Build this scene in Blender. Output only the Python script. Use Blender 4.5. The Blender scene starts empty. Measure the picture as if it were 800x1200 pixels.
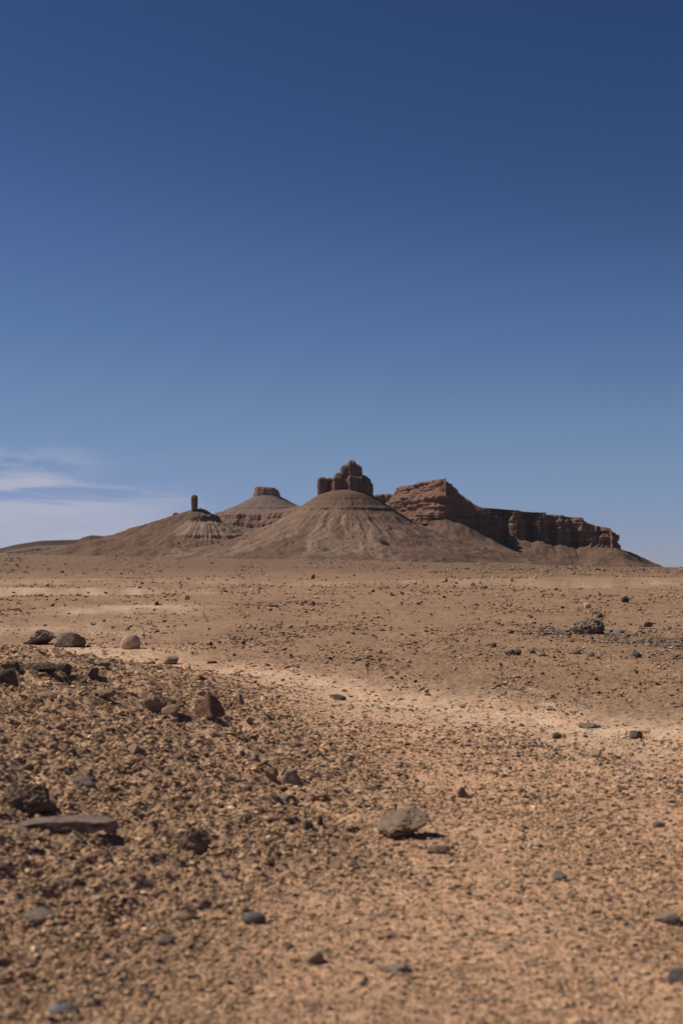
import bpy, bmesh, math, random
import numpy as np

# ------------------------------------------------------------------ scene, camera, sky, sun, exposure
scene = bpy.context.scene
F = 1667.0          # focal length in photo pixels (50 mm on full frame, 800 x 1200)
EYE = 663.0         # row of eye level in the photograph
H = 1.10            # camera height above the gravel

cd = bpy.data.cameras.new('camera'); cam = bpy.data.objects.new('camera', cd)
scene.collection.objects.link(cam); scene.camera = cam
cam.location = (0, 0, H); cam.rotation_euler = (math.radians(90), 0, 0)
cd.sensor_fit = 'VERTICAL'; cd.sensor_height = 36; cd.sensor_width = 24; cd.lens = 50
cd.shift_y = (EYE - 600) / 1200
cd.clip_start = 0.05; cd.clip_end = 90000
cd.dof.use_dof = True; cd.dof.focus_distance = 22.0; cd.dof.aperture_fstop = 3.8

SUN_EL = math.radians(46); SUN_AZ = math.radians(-76)     # azimuth from +Y (view direction), negative = left
sd = np.array([math.sin(SUN_AZ)*math.cos(SUN_EL), math.cos(SUN_AZ)*math.cos(SUN_EL), math.sin(SUN_EL)])
world = bpy.data.worlds.new('World'); scene.world = world; world.use_nodes = True
wn = world.node_tree.nodes; wl = world.node_tree.links
for n in list(wn): wn.remove(n)
wout = wn.new('ShaderNodeOutputWorld'); wbg = wn.new('ShaderNodeBackground')
sky = wn.new('ShaderNodeTexSky'); sky.sky_type = 'NISHITA'; sky.sun_disc = False
sky.sun_elevation = SUN_EL; sky.sun_rotation = SUN_AZ
sky.altitude = 2600; sky.air_density = 0.85; sky.dust_density = 0.15; sky.ozone_density = 3.2
wbg.inputs['Strength'].default_value = 0.062
tc = wn.new('ShaderNodeTexCoord')
def wmath(op, a, b=None, clamp=False):
    n = wn.new('ShaderNodeMath'); n.operation = op; n.use_clamp = clamp
    for i, v in enumerate((a, b)):
        if v is None: continue
        if isinstance(v, (int, float)): n.inputs[i].default_value = v
        else: wl.new(v, n.inputs[i])
    return n.outputs[0]
def wramp(v, lo, hi):
    n = wn.new('ShaderNodeMapRange'); n.interpolation_type = 'SMOOTHSTEP'
    wl.new(v, n.inputs['Value']); n.inputs['From Min'].default_value = lo; n.inputs['From Max'].default_value = hi
    return n.outputs['Result']
sx = wn.new('ShaderNodeSeparateXYZ'); wl.new(tc.outputs['Generated'], sx.inputs[0])
def wnoise(scale, sc, detail, dist):
    m = wn.new('ShaderNodeMapping'); m.inputs['Scale'].default_value = scale
    wl.new(tc.outputs['Generated'], m.inputs[0])
    n = wn.new('ShaderNodeTexNoise'); n.inputs['Scale'].default_value = sc
    n.inputs['Detail'].default_value = detail; n.inputs['Distortion'].default_value = dist
    n.inputs['Roughness'].default_value = 0.6
    wl.new(m.outputs[0], n.inputs['Vector']); return n.outputs['Fac']
n1 = wnoise((1, 1, 6.5), 5.5, 6, 0.35)
n2 = wnoise((1, 1, 8), 9, 8, 0.5)
left = wramp(sx.outputs['X'], -0.075, -0.15)
zb = wmath('ADD', sx.outputs['Z'], wmath('MULTIPLY', wmath('SUBTRACT', n2, 0.5), -0.06))
bank = wmath('MULTIPLY', wramp(zb, 0.056, 0.040), wmath('MULTIPLY', left, wramp(n1, 0.12, 0.48)))
wisp = wmath('MULTIPLY', wmath('MULTIPLY', wramp(sx.outputs['Z'], 0.088, 0.068), wramp(sx.outputs['X'], -0.15, -0.21)), wramp(n2, 0.42, 0.60))
thin = wmath('MULTIPLY', wmath('MULTIPLY', wramp(sx.outputs['Z'], 0.10, 0.06), wramp(sx.outputs['X'], -0.03, -0.13)), wramp(n2, 0.48, 0.85))
cl = wmath('ADD', wmath('ADD', wmath('MULTIPLY', bank, 0.8), wmath('MULTIPLY', wisp, 0.62)), wmath('MULTIPLY', thin, 0.3), clamp=True)
SKYK = 0.062
# polarised, slightly under-exposed look of the whole sky: one tone curve per colour, the same in every direction
pre = wn.new('ShaderNodeVectorMath'); pre.operation = 'SCALE'; wl.new(sky.outputs[0], pre.inputs[0]); pre.inputs['Scale'].default_value = SKYK
grade = wn.new('ShaderNodeRGBCurve'); wl.new(pre.outputs[0], grade.inputs['Color'])
for ch, pts in enumerate((((0, 0), (.065, .031), (.095, .072), (.168, .160), (.305, .250), (1, .8)),
                          ((0, 0), (.117, .074), (.169, .144), (.277, .262), (.405, .320), (1, .8)),
                          ((0, 0), (.232, .194), (.315, .328), (.429, .450), (.447, .475), (1, 1)))):
    cv = grade.mapping.curves[ch]
    cv.points[0].location = pts[0]; cv.points[1].location = pts[-1]
    for p in pts[1:-1]: cv.points.new(*p)
grade.mapping.update()
mix = wn.new('ShaderNodeMix'); mix.data_type = 'RGBA'
wl.new(cl, mix.inputs[0]); wl.new(grade.outputs[0], mix.inputs[6]); mix.inputs[7].default_value = (.41, .435, .555, 1)
post = wn.new('ShaderNodeVectorMath'); post.operation = 'SCALE'; wl.new(mix.outputs[2], post.inputs[0]); post.inputs['Scale'].default_value = 1/SKYK
wl.new(post.outputs[0], wbg.inputs['Color']); wl.new(wbg.outputs[0], wout.inputs[0])

sl = bpy.data.lights.new('sun', 'SUN'); sl.energy = 4.3; sl.angle = math.radians(0.53); sl.color = (1.0, 0.925, 0.80)
so = bpy.data.objects.new('sun', sl); scene.collection.objects.link(so)
from mathutils import Vector, Matrix
so.rotation_euler = Vector(sd).to_track_quat('Z', 'Y').to_euler()
scene.view_settings.view_transform = 'Standard'; scene.view_settings.look = 'None'
scene.view_settings.exposure = 0.0; scene.view_settings.gamma = 1.0

# ------------------------------------------------------------------ numpy noise
def _hash(ix, iy, iz, seed):
    h = (ix.astype(np.int64)*374761393 + iy.astype(np.int64)*668265263 + iz.astype(np.int64)*2147483647 + seed*1274126177) & 0xFFFFFFFF
    h = ((h ^ (h >> 13))*1274126177) & 0xFFFFFFFF
    h = (h ^ (h >> 16))
    return ((h*2246822519 & 0xFFFFFFFF) >> 8).astype(np.float64)/16777216.0
def vnoise(x, y, z=None, seed=0):
    x = np.asarray(x, float); y = np.asarray(y, float)
    ix = np.floor(x); iy = np.floor(y); fx = x-ix; fy = y-iy
    ix = ix.astype(np.int64); iy = iy.astype(np.int64)
    ux = fx*fx*fx*(fx*(fx*6-15)+10); uy = fy*fy*fy*(fy*(fy*6-15)+10)
    if z is None:
        o = np.zeros_like(ix)
        a = _hash(ix, iy, o, seed); b = _hash(ix+1, iy, o, seed); c = _hash(ix, iy+1, o, seed); d = _hash(ix+1, iy+1, o, seed)
        return ((a*(1-ux)+b*ux)*(1-uy)+(c*(1-ux)+d*ux)*uy)*2-1
    z = np.asarray(z, float); iz = np.floor(z); fz = z-iz; iz = iz.astype(np.int64); uz = fz*fz*(3-2*fz)
    r = []
    for k in (0, 1):
        a = _hash(ix, iy, iz+k, seed); b = _hash(ix+1, iy, iz+k, seed); c = _hash(ix, iy+1, iz+k, seed); d = _hash(ix+1, iy+1, iz+k, seed)
        r.append((a*(1-ux)+b*ux)*(1-uy)+(c*(1-ux)+d*ux)*uy)
    return (r[0]*(1-uz)+r[1]*uz)*2-1
def fbm(x, y, z=None, seed=0, oct=4, gain=0.5, lac=2.03):
    s = 0; a = 1.0; t = 0
    for o in range(oct):
        s = s + a*vnoise(x, y, z, seed+o*17); t += a; a *= gain
        x = x*lac+11.3; y = y*lac+5.7
        if z is not None: z = z*lac+3.1
    return s/t
def ridge(x, y, seed=0, oct=4, gain=0.5):
    s = 0; a = 1.0; t = 0
    for o in range(oct):
        s = s + a*(1-np.abs(vnoise(x, y, None, seed+o*13))*2); t += a; a *= gain; x = x*2.1+7.7; y = y*2.1+1.3
    return s/t
def sst(v, lo, hi):
    t = np.clip((v-lo)/(hi-lo), 0, 1); return t*t*(3-2*t)
def interp(x, pts):
    p = np.array(pts, float); return np.interp(x, p[:, 0], p[:, 1])

# ------------------------------------------------------------------ material helpers
def new_mat(name, rough=0.92):
    m = bpy.data.materials.new(name); m.use_nodes = True
    nt = m.node_tree; b = nt.nodes['Principled BSDF']
    b.inputs['Roughness'].default_value = rough; b.inputs['Specular IOR Level'].default_value = 0.18
    return m, nt, b
class NT:
    def __init__(s, nt): s.nt = nt; s.n = nt.nodes; s.l = nt.links
    def put(s, sock, v):
        if isinstance(v, bpy.types.NodeSocket): s.l.new(v, sock)
        elif v is not None:
            if hasattr(sock.default_value, '__len__') and len(sock.default_value) == 4 and len(v) == 3: v = (*v, 1)
            sock.default_value = v
    def math(s, op, a, b=None, clamp=False):
        n = s.n.new('ShaderNodeMath'); n.operation = op; n.use_clamp = clamp; s.put(n.inputs[0], a)
        if b is not None: s.put(n.inputs[1], b)
        return n.outputs[0]
    def mix(s, f, a, b, mode='MIX'):
        n = s.n.new('ShaderNodeMix'); n.data_type = 'RGBA'; n.blend_type = mode
        s.put(n.inputs[0], f); s.put(n.inputs[6], a); s.put(n.inputs[7], b); return n.outputs[2]
    def rng(s, v, a, b, c=0.0, d=1.0, smooth=True):
        n = s.n.new('ShaderNodeMapRange'); n.interpolation_type = 'SMOOTHSTEP' if smooth else 'LINEAR'
        s.put(n.inputs['Value'], v)
        for k, q in zip(('From Min', 'From Max', 'To Min', 'To Max'), (a, b, c, d)): n.inputs[k].default_value = q
        return n.outputs['Result']
    def coord(s, kind='Object', scale=(1, 1, 1)):
        t = s.n.new('ShaderNodeTexCoord'); m = s.n.new('ShaderNodeMapping'); m.inputs['Scale'].default_value = scale
        s.l.new(t.outputs[kind], m.inputs[0]); return m.outputs[0]
    def noise(s, vec, scale, detail=5, rough=0.6, dist=0.0, out='Fac'):
        n = s.n.new('ShaderNodeTexNoise'); s.l.new(vec, n.inputs['Vector']); n.inputs['Scale'].default_value = scale
        n.inputs['Detail'].default_value = detail; n.inputs['Roughness'].default_value = rough; n.inputs['Distortion'].default_value = dist
        return n.outputs[out]
    def voro(s, vec, scale, out='Color', feature='F1', rnd=1.0):
        n = s.n.new('ShaderNodeTexVoronoi'); n.feature = feature; s.l.new(vec, n.inputs['Vector']); n.inputs['Scale'].default_value = scale
        n.inputs['Randomness'].default_value = rnd
        return n.outputs[out]
    def attr(s, name, kind='GEOMETRY', out='Fac'):
        n = s.n.new('ShaderNodeAttribute'); n.attribute_name = name; n.attribute_type = kind; return n.outputs[out]
    def sepx(s, v):
        n = s.n.new('ShaderNodeSeparateXYZ'); s.l.new(v, n.inputs[0]); return n.outputs
    def bump(s, h, dist, strength, normal=None):
        n = s.n.new('ShaderNodeBump'); s.l.new(h, n.inputs['Height']); n.inputs['Distance'].default_value = dist; n.inputs['Strength'].default_value = strength
        if normal is not None: s.l.new(normal, n.inputs['Normal'])
        return n.outputs[0]

def mesh_grid(name, X, Y, Z, attrs=None, wrap=False, smooth=True):
    nr, nc = X.shape
    v = np.stack([X, Y, Z], -1).reshape(-1, 3).astype(np.float32)
    cc = nc if wrap else nc-1
    i = np.arange(nr-1)[:, None]*nc; j = np.arange(cc)[None, :]; j2 = (j+1) % nc
    q = np.stack([i+j, i+j2, i+nc+j2, i+nc+j], -1).reshape(-1, 4).astype(np.int32)
    return mesh_raw(name, v, q, attrs, smooth)
def mesh_raw(name, v, q, attrs=None, smooth=True):
    me = bpy.data.meshes.new(name); k = q.shape[1]
    me.vertices.add(len(v)); me.vertices.foreach_set('co', v.astype(np.float32).ravel())
    me.loops.add(q.size); me.loops.foreach_set('vertex_index', q.astype(np.int32).ravel())
    me.polygons.add(len(q)); me.polygons.foreach_set('loop_start', np.arange(0, q.size, k, dtype=np.int32))
    me.update(calc_edges=True)
    if smooth: me.polygons.foreach_set('use_smooth', np.ones(len(q), bool))
    for kk, a in (attrs or {}).items():
        at = me.attributes.new(kk, 'FLOAT', 'POINT'); at.data.foreach_set('value', np.asarray(a, np.float32).ravel())
    return me
def link(name, me, mat=None, parent=None, loc=(0, 0, 0)):
    o = bpy.data.objects.new(name, me); scene.collection.objects.link(o); o.location = loc
    if mat is not None: me.materials.clear(); me.materials.append(mat)
    if parent: o.parent = parent
    return o
def tag(o, label=None, cat=None, group=None, kind=None):
    for k, v in (('label', label), ('category', cat), ('group', group), ('kind', kind)):
        if v: o[k] = v
    return o

# ------------------------------------------------------------------ the plain: height and zones as functions of the place
def flatpx(x, y):
    """how far across and how far out a place lies, on the scale of the site sketch"""
    yy = np.maximum(y, 0.4)
    return 400+F*x/yy, EYE+F*H/yy
def mound(x, y):
    m = 0.50*sst(-x+0.035*(y-8)*0+0.25, 0, 3.3)*sst(y, 15.5, 10.5)*sst(y, 1.5, 8)
    return m
FARROW = [(-900, 648), (0, 650), (200, 654), (400, 657), (600, 662), (760, 667.5), (1700, 669)]
def hill_h(x, y):
    r = np.hypot(x, y); yy = np.maximum(y, 0.5)
    px = np.clip(400+F*x/yy, -900, 1700); px = np.where(y > 0.5, px, np.where(x < 0, -900, 1700))
    z = mound(x, y)
    far = np.minimum(r, interp(px, [(550, 1500), (740, 9000)]))*(EYE-interp(px, FARROW))/F
    z = z + (far+H*0.9)*sst(r, 60, 1100)
    z = z + 0.07*fbm(x/3.1, y/4.5, None, 3, 3)*sst(r, 5, 14)
    z = z + 0.40*fbm(x/17, y/21, None, 5, 3)*sst(r, 18, 60)
    z = z + 2.0*fbm(x/90, y/110, None, 8, 4)*sst(r, 80, 600)
    # shallow wash that holds the pale sand, and the low bank beyond it
    a, b = flatpx(x, y)
    c = interp(a, PATH); z = z - 0.06*np.exp(-((b-c)/14)**2)*sst(r, 4, 8)
    return z
PATH = [(-900, 772), (-50, 768), (100, 765), (220, 778), (300, 794), (400, 809), (520, 829), (650, 846), (820, 866), (1500, 930)]
def zones(x, y):
    a, b = flatpx(x, y); n = fbm(a/60, b/14, None, 31, 4); n2 = fbm(a/22, b/7, None, 37, 4)
    c = interp(a, PATH); w = interp(a, [(0, 11), (200, 16), (400, 21), (800, 30)])
    sand = np.exp(-(np.abs(b-c-0.2*w+9*n+7*n2)/w)**2.2)*(0.75+0.5*n2)
    sand = np.maximum(sand, 0.8*np.exp(-((b-696+4*n)/4.5)**2)*sst(a, 345, 230)*(0.7+n2))
    sand = np.maximum(sand, 0.8*np.exp(-((b-716+5*n)/5)**2)*sst(a, 20, 90)*sst(a, 260, 190)*(0.8+n2))
    sand = np.maximum(sand, 0.7*np.exp(-((b-737+6*n)/10)**2)*sst(a, 330, 60)*(0.6+n2))
    sand = np.maximum(sand, 0.45*np.exp(-((b-683+2*n)/2)**2)*(0.5+n2*1.2))
    mnd = sst(b-interp(a, [(-900, 700), (0, 752), (130, 778), (200, 795), (300, 822), (430, 872), (560, 940), (700, 1010), (900, 1100)])+24*n+12*n2, -12, 40)
    mnd = mnd*sst(a-interp(b, [(740, 600), (900, 480), (1000, 400), (1080, 250), (1150, 150), (1220, 60)])+50*n, 120, -160)
    plain = sst(b-c+8*n, 0, -22)
    return np.clip(sand, 0, 1), np.clip(mnd, 0, 1), np.clip(plain, 0, 1), n, n2
def ground_z(x, y, fine=True):
    x = np.asarray(x, float); y = np.asarray(y, float)
    z = hill_h(x, y)
    r = np.hypot(x, y)
    if fine:
        s, m, p, _, _ = zones(x, y)
        k = 0.35+1.15*m+0.35*p*(1-m)-0.2*s
        z = z + k*(0.034*fbm(x/0.33, y/0.33, None, 41, 3)+0.0)*sst(r, 120, 30)
        z = z + k*0.022*fbm(x/0.075, y/0.075, None, 51, 3, 0.6)*sst(r, 30, 10)
    return z

def soil_nodes():
    m, nt, b = new_mat('desert_soil', 0.95); t = NT(nt)
    co = t.coord('Object')
    big = t.noise(co, 0.35, 6, 0.6); mid = t.noise(co, 4.5, 6, 0.65); fin = t.noise(co, 38, 5, 0.7)
    sand = t.attr('sand'); mnd = t.attr('mound'); pla = t.attr('plain'); far = t.attr('far')
    c = t.mix(t.rng(mid, 0.3, 0.7), (0.62, 0.355, 0.208), (0.76, 0.455, 0.285))
    c = t.mix(t.math('MULTIPLY', mnd, 0.75), c, t.mix(t.rng(mid, 0.35, 0.65), (0.42, 0.262, 0.163), (0.58, 0.362, 0.23)))
    c = t.mix(t.math('MULTIPLY', pla, 0.8), c, t.mix(t.rng(big, 0.35, 0.65), (0.255, 0.150, 0.088), (0.35, 0.205, 0.121)))
    c = t.mix(t.math('MULTIPLY', far, 0.75), c, (0.18, 0.106, 0.065))
    c = t.mix(t.math('MULTIPLY', sand, 0.66), c, t.mix(t.rng(mid, 0.3, 0.7), (0.76, 0.51, 0.335), (0.86, 0.64, 0.46)))
    # grains: every cell of gravel has its own tone
    cell = t.voro(co, 95, 'Color'); cs = t.sepx(cell)
    v = t.rng(cs[0], 0, 1, 0.70, 1.22, False)
    gr = nt.nodes.new('ShaderNodeCombineColor'); [t.l.new(v, gr.inputs[i]) for i in range(3)]
    c = t.mix(0.9, c, gr.outputs[0], 'MULTIPLY')
    cell2 = t.sepx(t.voro(co, 33, 'Color'))
    dk = t.math('MULTIPLY', t.rng(cell2[1], 0.80, 0.86), t.rng(cell2[0], 0, 1, 0.2, 0.8))
    c = t.mix(dk, c, (0.115, 0.085, 0.068))
    lt = t.math('MULTIPLY', t.rng(cell2[2], 0.93, 0.96), 0.6)
    c = t.mix(lt, c, (0.60, 0.43, 0.25))
    # middle distance: clumps of darker stone cover
    sp = t.noise(co, 2.2, 9, 0.8)
    c = t.mix(t.math('MULTIPLY', t.rng(sp, 0.50, 0.66), t.math('MULTIPLY', t.math('SUBTRACT', 1.0, sand), 0.45)), c, (0.17, 0.112, 0.08))
    co2 = t.coord('Object', (1, 0.6, 1)); sp2 = t.noise(co2, 0.28, 10, 0.85)
    c = t.mix(t.math('MULTIPLY', t.rng(sp2, 0.50, 0.62), t.math('MULTIPLY', pla, t.math('MULTIPLY', t.math('SUBTRACT', 1.0, sand), 0.5))), c, (0.17, 0.115, 0.085))
    t.put(b.inputs['Base Color'], c)
    d1 = t.voro(co, 95, 'Distance'); d2 = t.voro(co, 33, 'Distance')
    n1 = t.bump(t.math('MULTIPLY', t.math('SUBTRACT', 1.0, d2), 1.0), 0.004, 0.5)
    n2 = t.bump(t.math('SUBTRACT', 1.0, d1), 0.002, 0.5, n1)
    n3 = t.bump(fin, 0.005, 0.5, n2)
    n4 = t.bump(t.noise(co, 1.3, 10, 0.78), 0.07, 0.8, n3)
    t.l.new(n4, b.inputs['Normal'])
    return m
SOIL = soil_nodes()

def build_ground():
    d = [0.25]
    while d[-1] < 2.4: d.append(d[-1]*1.09)
    while d[-1] < 45: d.append(d[-1]+min(d[-1]**2/1833*1.15, d[-1]*0.03))
    while d[-1] < 14000: d.append(d[-1]*(1.018 if d[-1] < 1600 else 1.05))
    d = np.array(d)
    th = np.concatenate([np.linspace(-17, 17, 600), 17+343*0.5*(1-np.cos(np.linspace(0, math.pi, 92)))[1:-1]*0+17*0+np.linspace(0, 326, 92)[1:-1]])
    th = np.radians(th)
    R, T = np.meshgrid(d, th, indexing='ij')
    X = R*np.sin(T); Y = R*np.cos(T)
    Z = ground_z(X, Y)
    s, m, p, n, n2 = zones(X, Y)
    front = sst(Y, 0.2, 2.0)
    me = mesh_grid('ground', X, Y, Z, dict(sand=s*front, mound=m*front, plain=p*front, far=sst(R, 35, 300)), wrap=True)
    # close the middle
    o = link('ground', me, SOIL); tag(o, 'stony brown desert plain of sand and gravel running out to the buttes', kind='structure')
    return o
build_ground()

# ------------------------------------------------------------------ rock of the buttes
def P(px, row, d):                       # a surveyed point: sight line (px, row) at depth d
    return np.array([(px-400)/F*d, d, H+(EYE-row)/F*d])

def butte_mat(name, lo, hi, pale, dust, band=0.09, bumpd=1.6):
    m, nt, b = new_mat(name, 0.95); t = NT(nt)
    co = t.coord('Object'); z = t.sepx(co)[2]
    warp = t.noise(co, 0.02, 4)
    zz = t.math('ADD', z, t.math('MULTIPLY', warp, 14.0))
    cx = nt.nodes.new('ShaderNodeCombineXYZ'); t.l.new(zz, cx.inputs[2])
    st = t.noise(cx.outputs[0], band, 5, 0.75)
    c = t.mix(t.rng(st, 0.35, 0.66), lo, hi)
    c = t.mix(t.rng(t.noise(co, 0.06, 8, 0.7), 0.4, 0.75, 0, 0.55), c, dust)
    c = t.mix(t.math('MULTIPLY', t.attr('pale'), 0.95), c, pale)
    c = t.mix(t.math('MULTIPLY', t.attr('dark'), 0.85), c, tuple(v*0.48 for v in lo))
    sp = t.noise(co, 0.55, 8, 0.8)
    c = t.mix(t.rng(sp, 0.50, 0.66, 0, 0.6), c, tuple(v*0.5 for v in lo))
    t.put(b.inputs['Base Color'], c)
    t.l.new(t.bump(t.noise(co, 0.22, 10, 0.75), bumpd*0.6, 0.8), b.inputs['Normal'])
    return m
TALUS = butte_mat('talus_rubble', (0.138, 0.080, 0.055), (0.20, 0.118, 0.081), (0.40, 0.285, 0.20), (0.187, 0.104, 0.069))
CLIFF = butte_mat('layered_cliff_rock', (0.145, 0.080, 0.058), (0.28, 0.157, 0.107), (0.33, 0.22, 0.15), (0.21, 0.115, 0.08), 0.22, 1.4)
FARROCK = butte_mat('distant_slope_rock', (0.165, 0.112, 0.092), (0.215, 0.146, 0.115), (0.30, 0.22, 0.17), (0.19, 0.13, 0.105), 0.15, 1.6)

def terrace(s, bands):
    """bands: (height, cliff, reach, strength field)"""
    z = s
    for z0, c, w, k in bands:
        t = np.clip((s-z0)/w, -1, 1)
        step = np.tanh(t*9)*0.5+0.5 - (t*0.5+0.5)
        z = z + c*k*step
    return z

def cone_hill(name, cx, cy, ztop, profile, bands, label, mat, gseed=0, nth=620, nr=170, gul=1.0, stretch=None, rot=0, palef=None, lside=None):
    """profile: (radius, drop below ztop)"""
    p = np.array(profile, float)
    rmax = p[-1, 0]
    th = np.linspace(0, 2*math.pi, nth, endpoint=False)
    r = rmax*np.linspace(0, 1, nr)**1.15
    R, T = np.meshgrid(r, th, indexing='ij')
    if stretch is None: sxn = 1.0
    else: sxn = stretch(T)
    drop = np.interp(R, p[:, 0], p[:, 1])
    X = cx+R*np.cos(T)*sxn; Y = cy+R*np.sin(T)
    env = sst(drop, -4, 16)*sst(drop, p[-1, 1]*1.02, p[-1, 1]*0.7)
    TW = T+0.10*fbm(R*np.cos(T)/38, R*np.sin(T)/38, None, gseed+41, 3)
    u, v = np.cos(TW)*4.2, np.sin(TW)*4.2
    g = ridge(u+0.0035*R+40+0.6*fbm(X/45, Y/45, None, gseed+61, 3), v+9, gseed, 4, 0.6)
    g2 = ridge(u*3.2+0.006*R, v*3.2+17, gseed+5, 3, 0.55)
    s = -drop + gul*env*(4.2*(g-0.3)*sst(drop, 0, 50)*1.2+0.9*(g2-0.3)) + 2.2*fbm(X/28, Y/28, None, gseed+9, 4)*sst(drop, 4, 20)
    s = s + gul*4.0*(ridge(X/42+9, Y/42, gseed+51, 4)-0.3)*sst(drop, 10, 50)*1.5
    s = s + 1.5*fbm(X/9, Y/9, None, gseed+19, 4, 0.6)*sst(drop, -2, 8)
    bl = [(b0, c, w, (0.35+0.9*sst(fbm(u*1.7+i*5, v*1.7, None, gseed+31+i, 3), -0.45, 0.25))*(lside(T) if lside else 1)) for i, (b0, c, w) in enumerate(bands)]
    z = terrace(s, bl)
    pale = np.zeros_like(z); dark = np.zeros_like(z)
    if palef is not None: pale = palef(u, v, drop, g2, R, T)
    for (b0, c, w), (_, _, _, k) in zip(bands, bl):
        dark = np.maximum(dark, np.exp(-((s-b0)/(w*0.16))**2)*np.clip(k, 0, 1)*0.9*sst(fbm(u*3, v*3, None, gseed+71, 3), -0.35, 0.15))
    me = mesh_grid(name, X, Y, ztop+z, dict(pale=np.clip(pale, 0, 1), dark=dark), wrap=True)
    o = link(name, me, mat); tag(o, label, kind='structure')
    return o

# central butte: cone of rubble under the castle-like crown
D0 = 1500.0; K0 = D0/F
c0 = P(405, 580, D0)
def pale0(u, v, drop, g2, R, T):
    st = fbm(u*5.5+0.5*fbm(R/14, T*9, None, 85, 3), v*5.5+R/160, None, 77, 4, .65)+0.45*fbm(R/17, T*11, None, 87, 3)
    a = sst(st, 0.0, 0.4)*sst(drop, 17, 22)*sst(drop, 52, 30)*0.6
    b = sst(fbm(u*1.1+4, v*1.1+R*0.01, None, 79, 4), -0.05, 0.25)*sst(drop, 26, 40)*sst(drop, 76, 60)*0.33
    c = sst(fbm(u*0.8+2, v*0.8, None, 83, 2), -0.2, 0.5)*np.exp(-((drop-17)/6)**2)*0.35
    return np.maximum(np.maximum(a, b), c)
K = K0
cone_hill('hill', c0[0], c0[1], c0[2],
    [(0, -9*K), (20*K, -3.5*K), (30*K, 0), (36*K, 4.5*K), (48*K, 13.5*K), (60*K, 21.5*K), (80*K, 34*K), (102*K, 44*K), (125*K, 53*K), (150*K, 61.5*K), (185*K, 70*K), (240*K, 84*K)],
    [(-6*K, 1.0, 2.0), (-18*K, 2.2, 3.0)],
    'tall cone of brown rubble with pale gullies rising to the castle-like rocks in the middle', TALUS, 3, gul=0.42, nth=1000, nr=230, palef=pale0, stretch=lambda T: 1+0.07*np.cos(T*2+.6)+0.05*np.sin(T*3+1)-0.06*np.cos(T))

# left hill that carries the thin spire
D1 = 1620.0; K = D1/F
c1 = P(236, 597, D1)
K1 = D1/F
def pale1(u, v, drop, g2, R, T):
    st = fbm(u*4+0.01*R, v*4, None, 97, 3)
    a = sst(st, -0.5, 0.05)*sst(drop, 12*K1, 15*K1)*sst(drop, 40*K1, 24*K1)*0.9
    return np.maximum(a*sst(np.cos(T), -0.65, -0.2), 0.4*sst(fbm(R/25, T*6, None, 99, 3), 0.1, 0.4)*sst(drop, 30, 40))
def st1(T): return 1.0+1.05*sst(-np.cos(T), 0.1, 0.95)
cone_hill('hill', c1[0], c1[1], c1[2],
    [(0, -1.5*K), (6*K, 0.5*K), (14*K, 5.5*K), (24*K, 13*K), (38*K, 22*K), (58*K, 36*K), (80*K, 47*K), (110*K, 55*K), (150*K, 62*K), (190*K, 70*K)],
    [(-11*K, 5.5, 6), (-33*K, 3.5, 5)],
    'broad brown hill with dark ledges below the thin rock spire', TALUS, 23, gul=0.5, nth=800, nr=200, stretch=st1, palef=pale1, lside=lambda T: sst(np.cos(T), -0.55, 0.0))

# far cone with a flat cap
D2 = 2600.0; K = D2/F
c2 = P(313, 581, D2)
cone_hill('hill', c2[0], c2[1], c2[2],
    [(0, -1*K), (14*K, 0), (18*K, 2*K), (34*K, 11*K), (54*K, 19.5*K), (70*K, 24*K), (120*K, 40*K), (220*K, 85*K)],
    [(-16*K, 2, 5)], 'smooth far cone of grey-brown rubble below the small flat cap', FARROCK, 43, gul=0.35, nth=400, nr=120)

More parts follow.
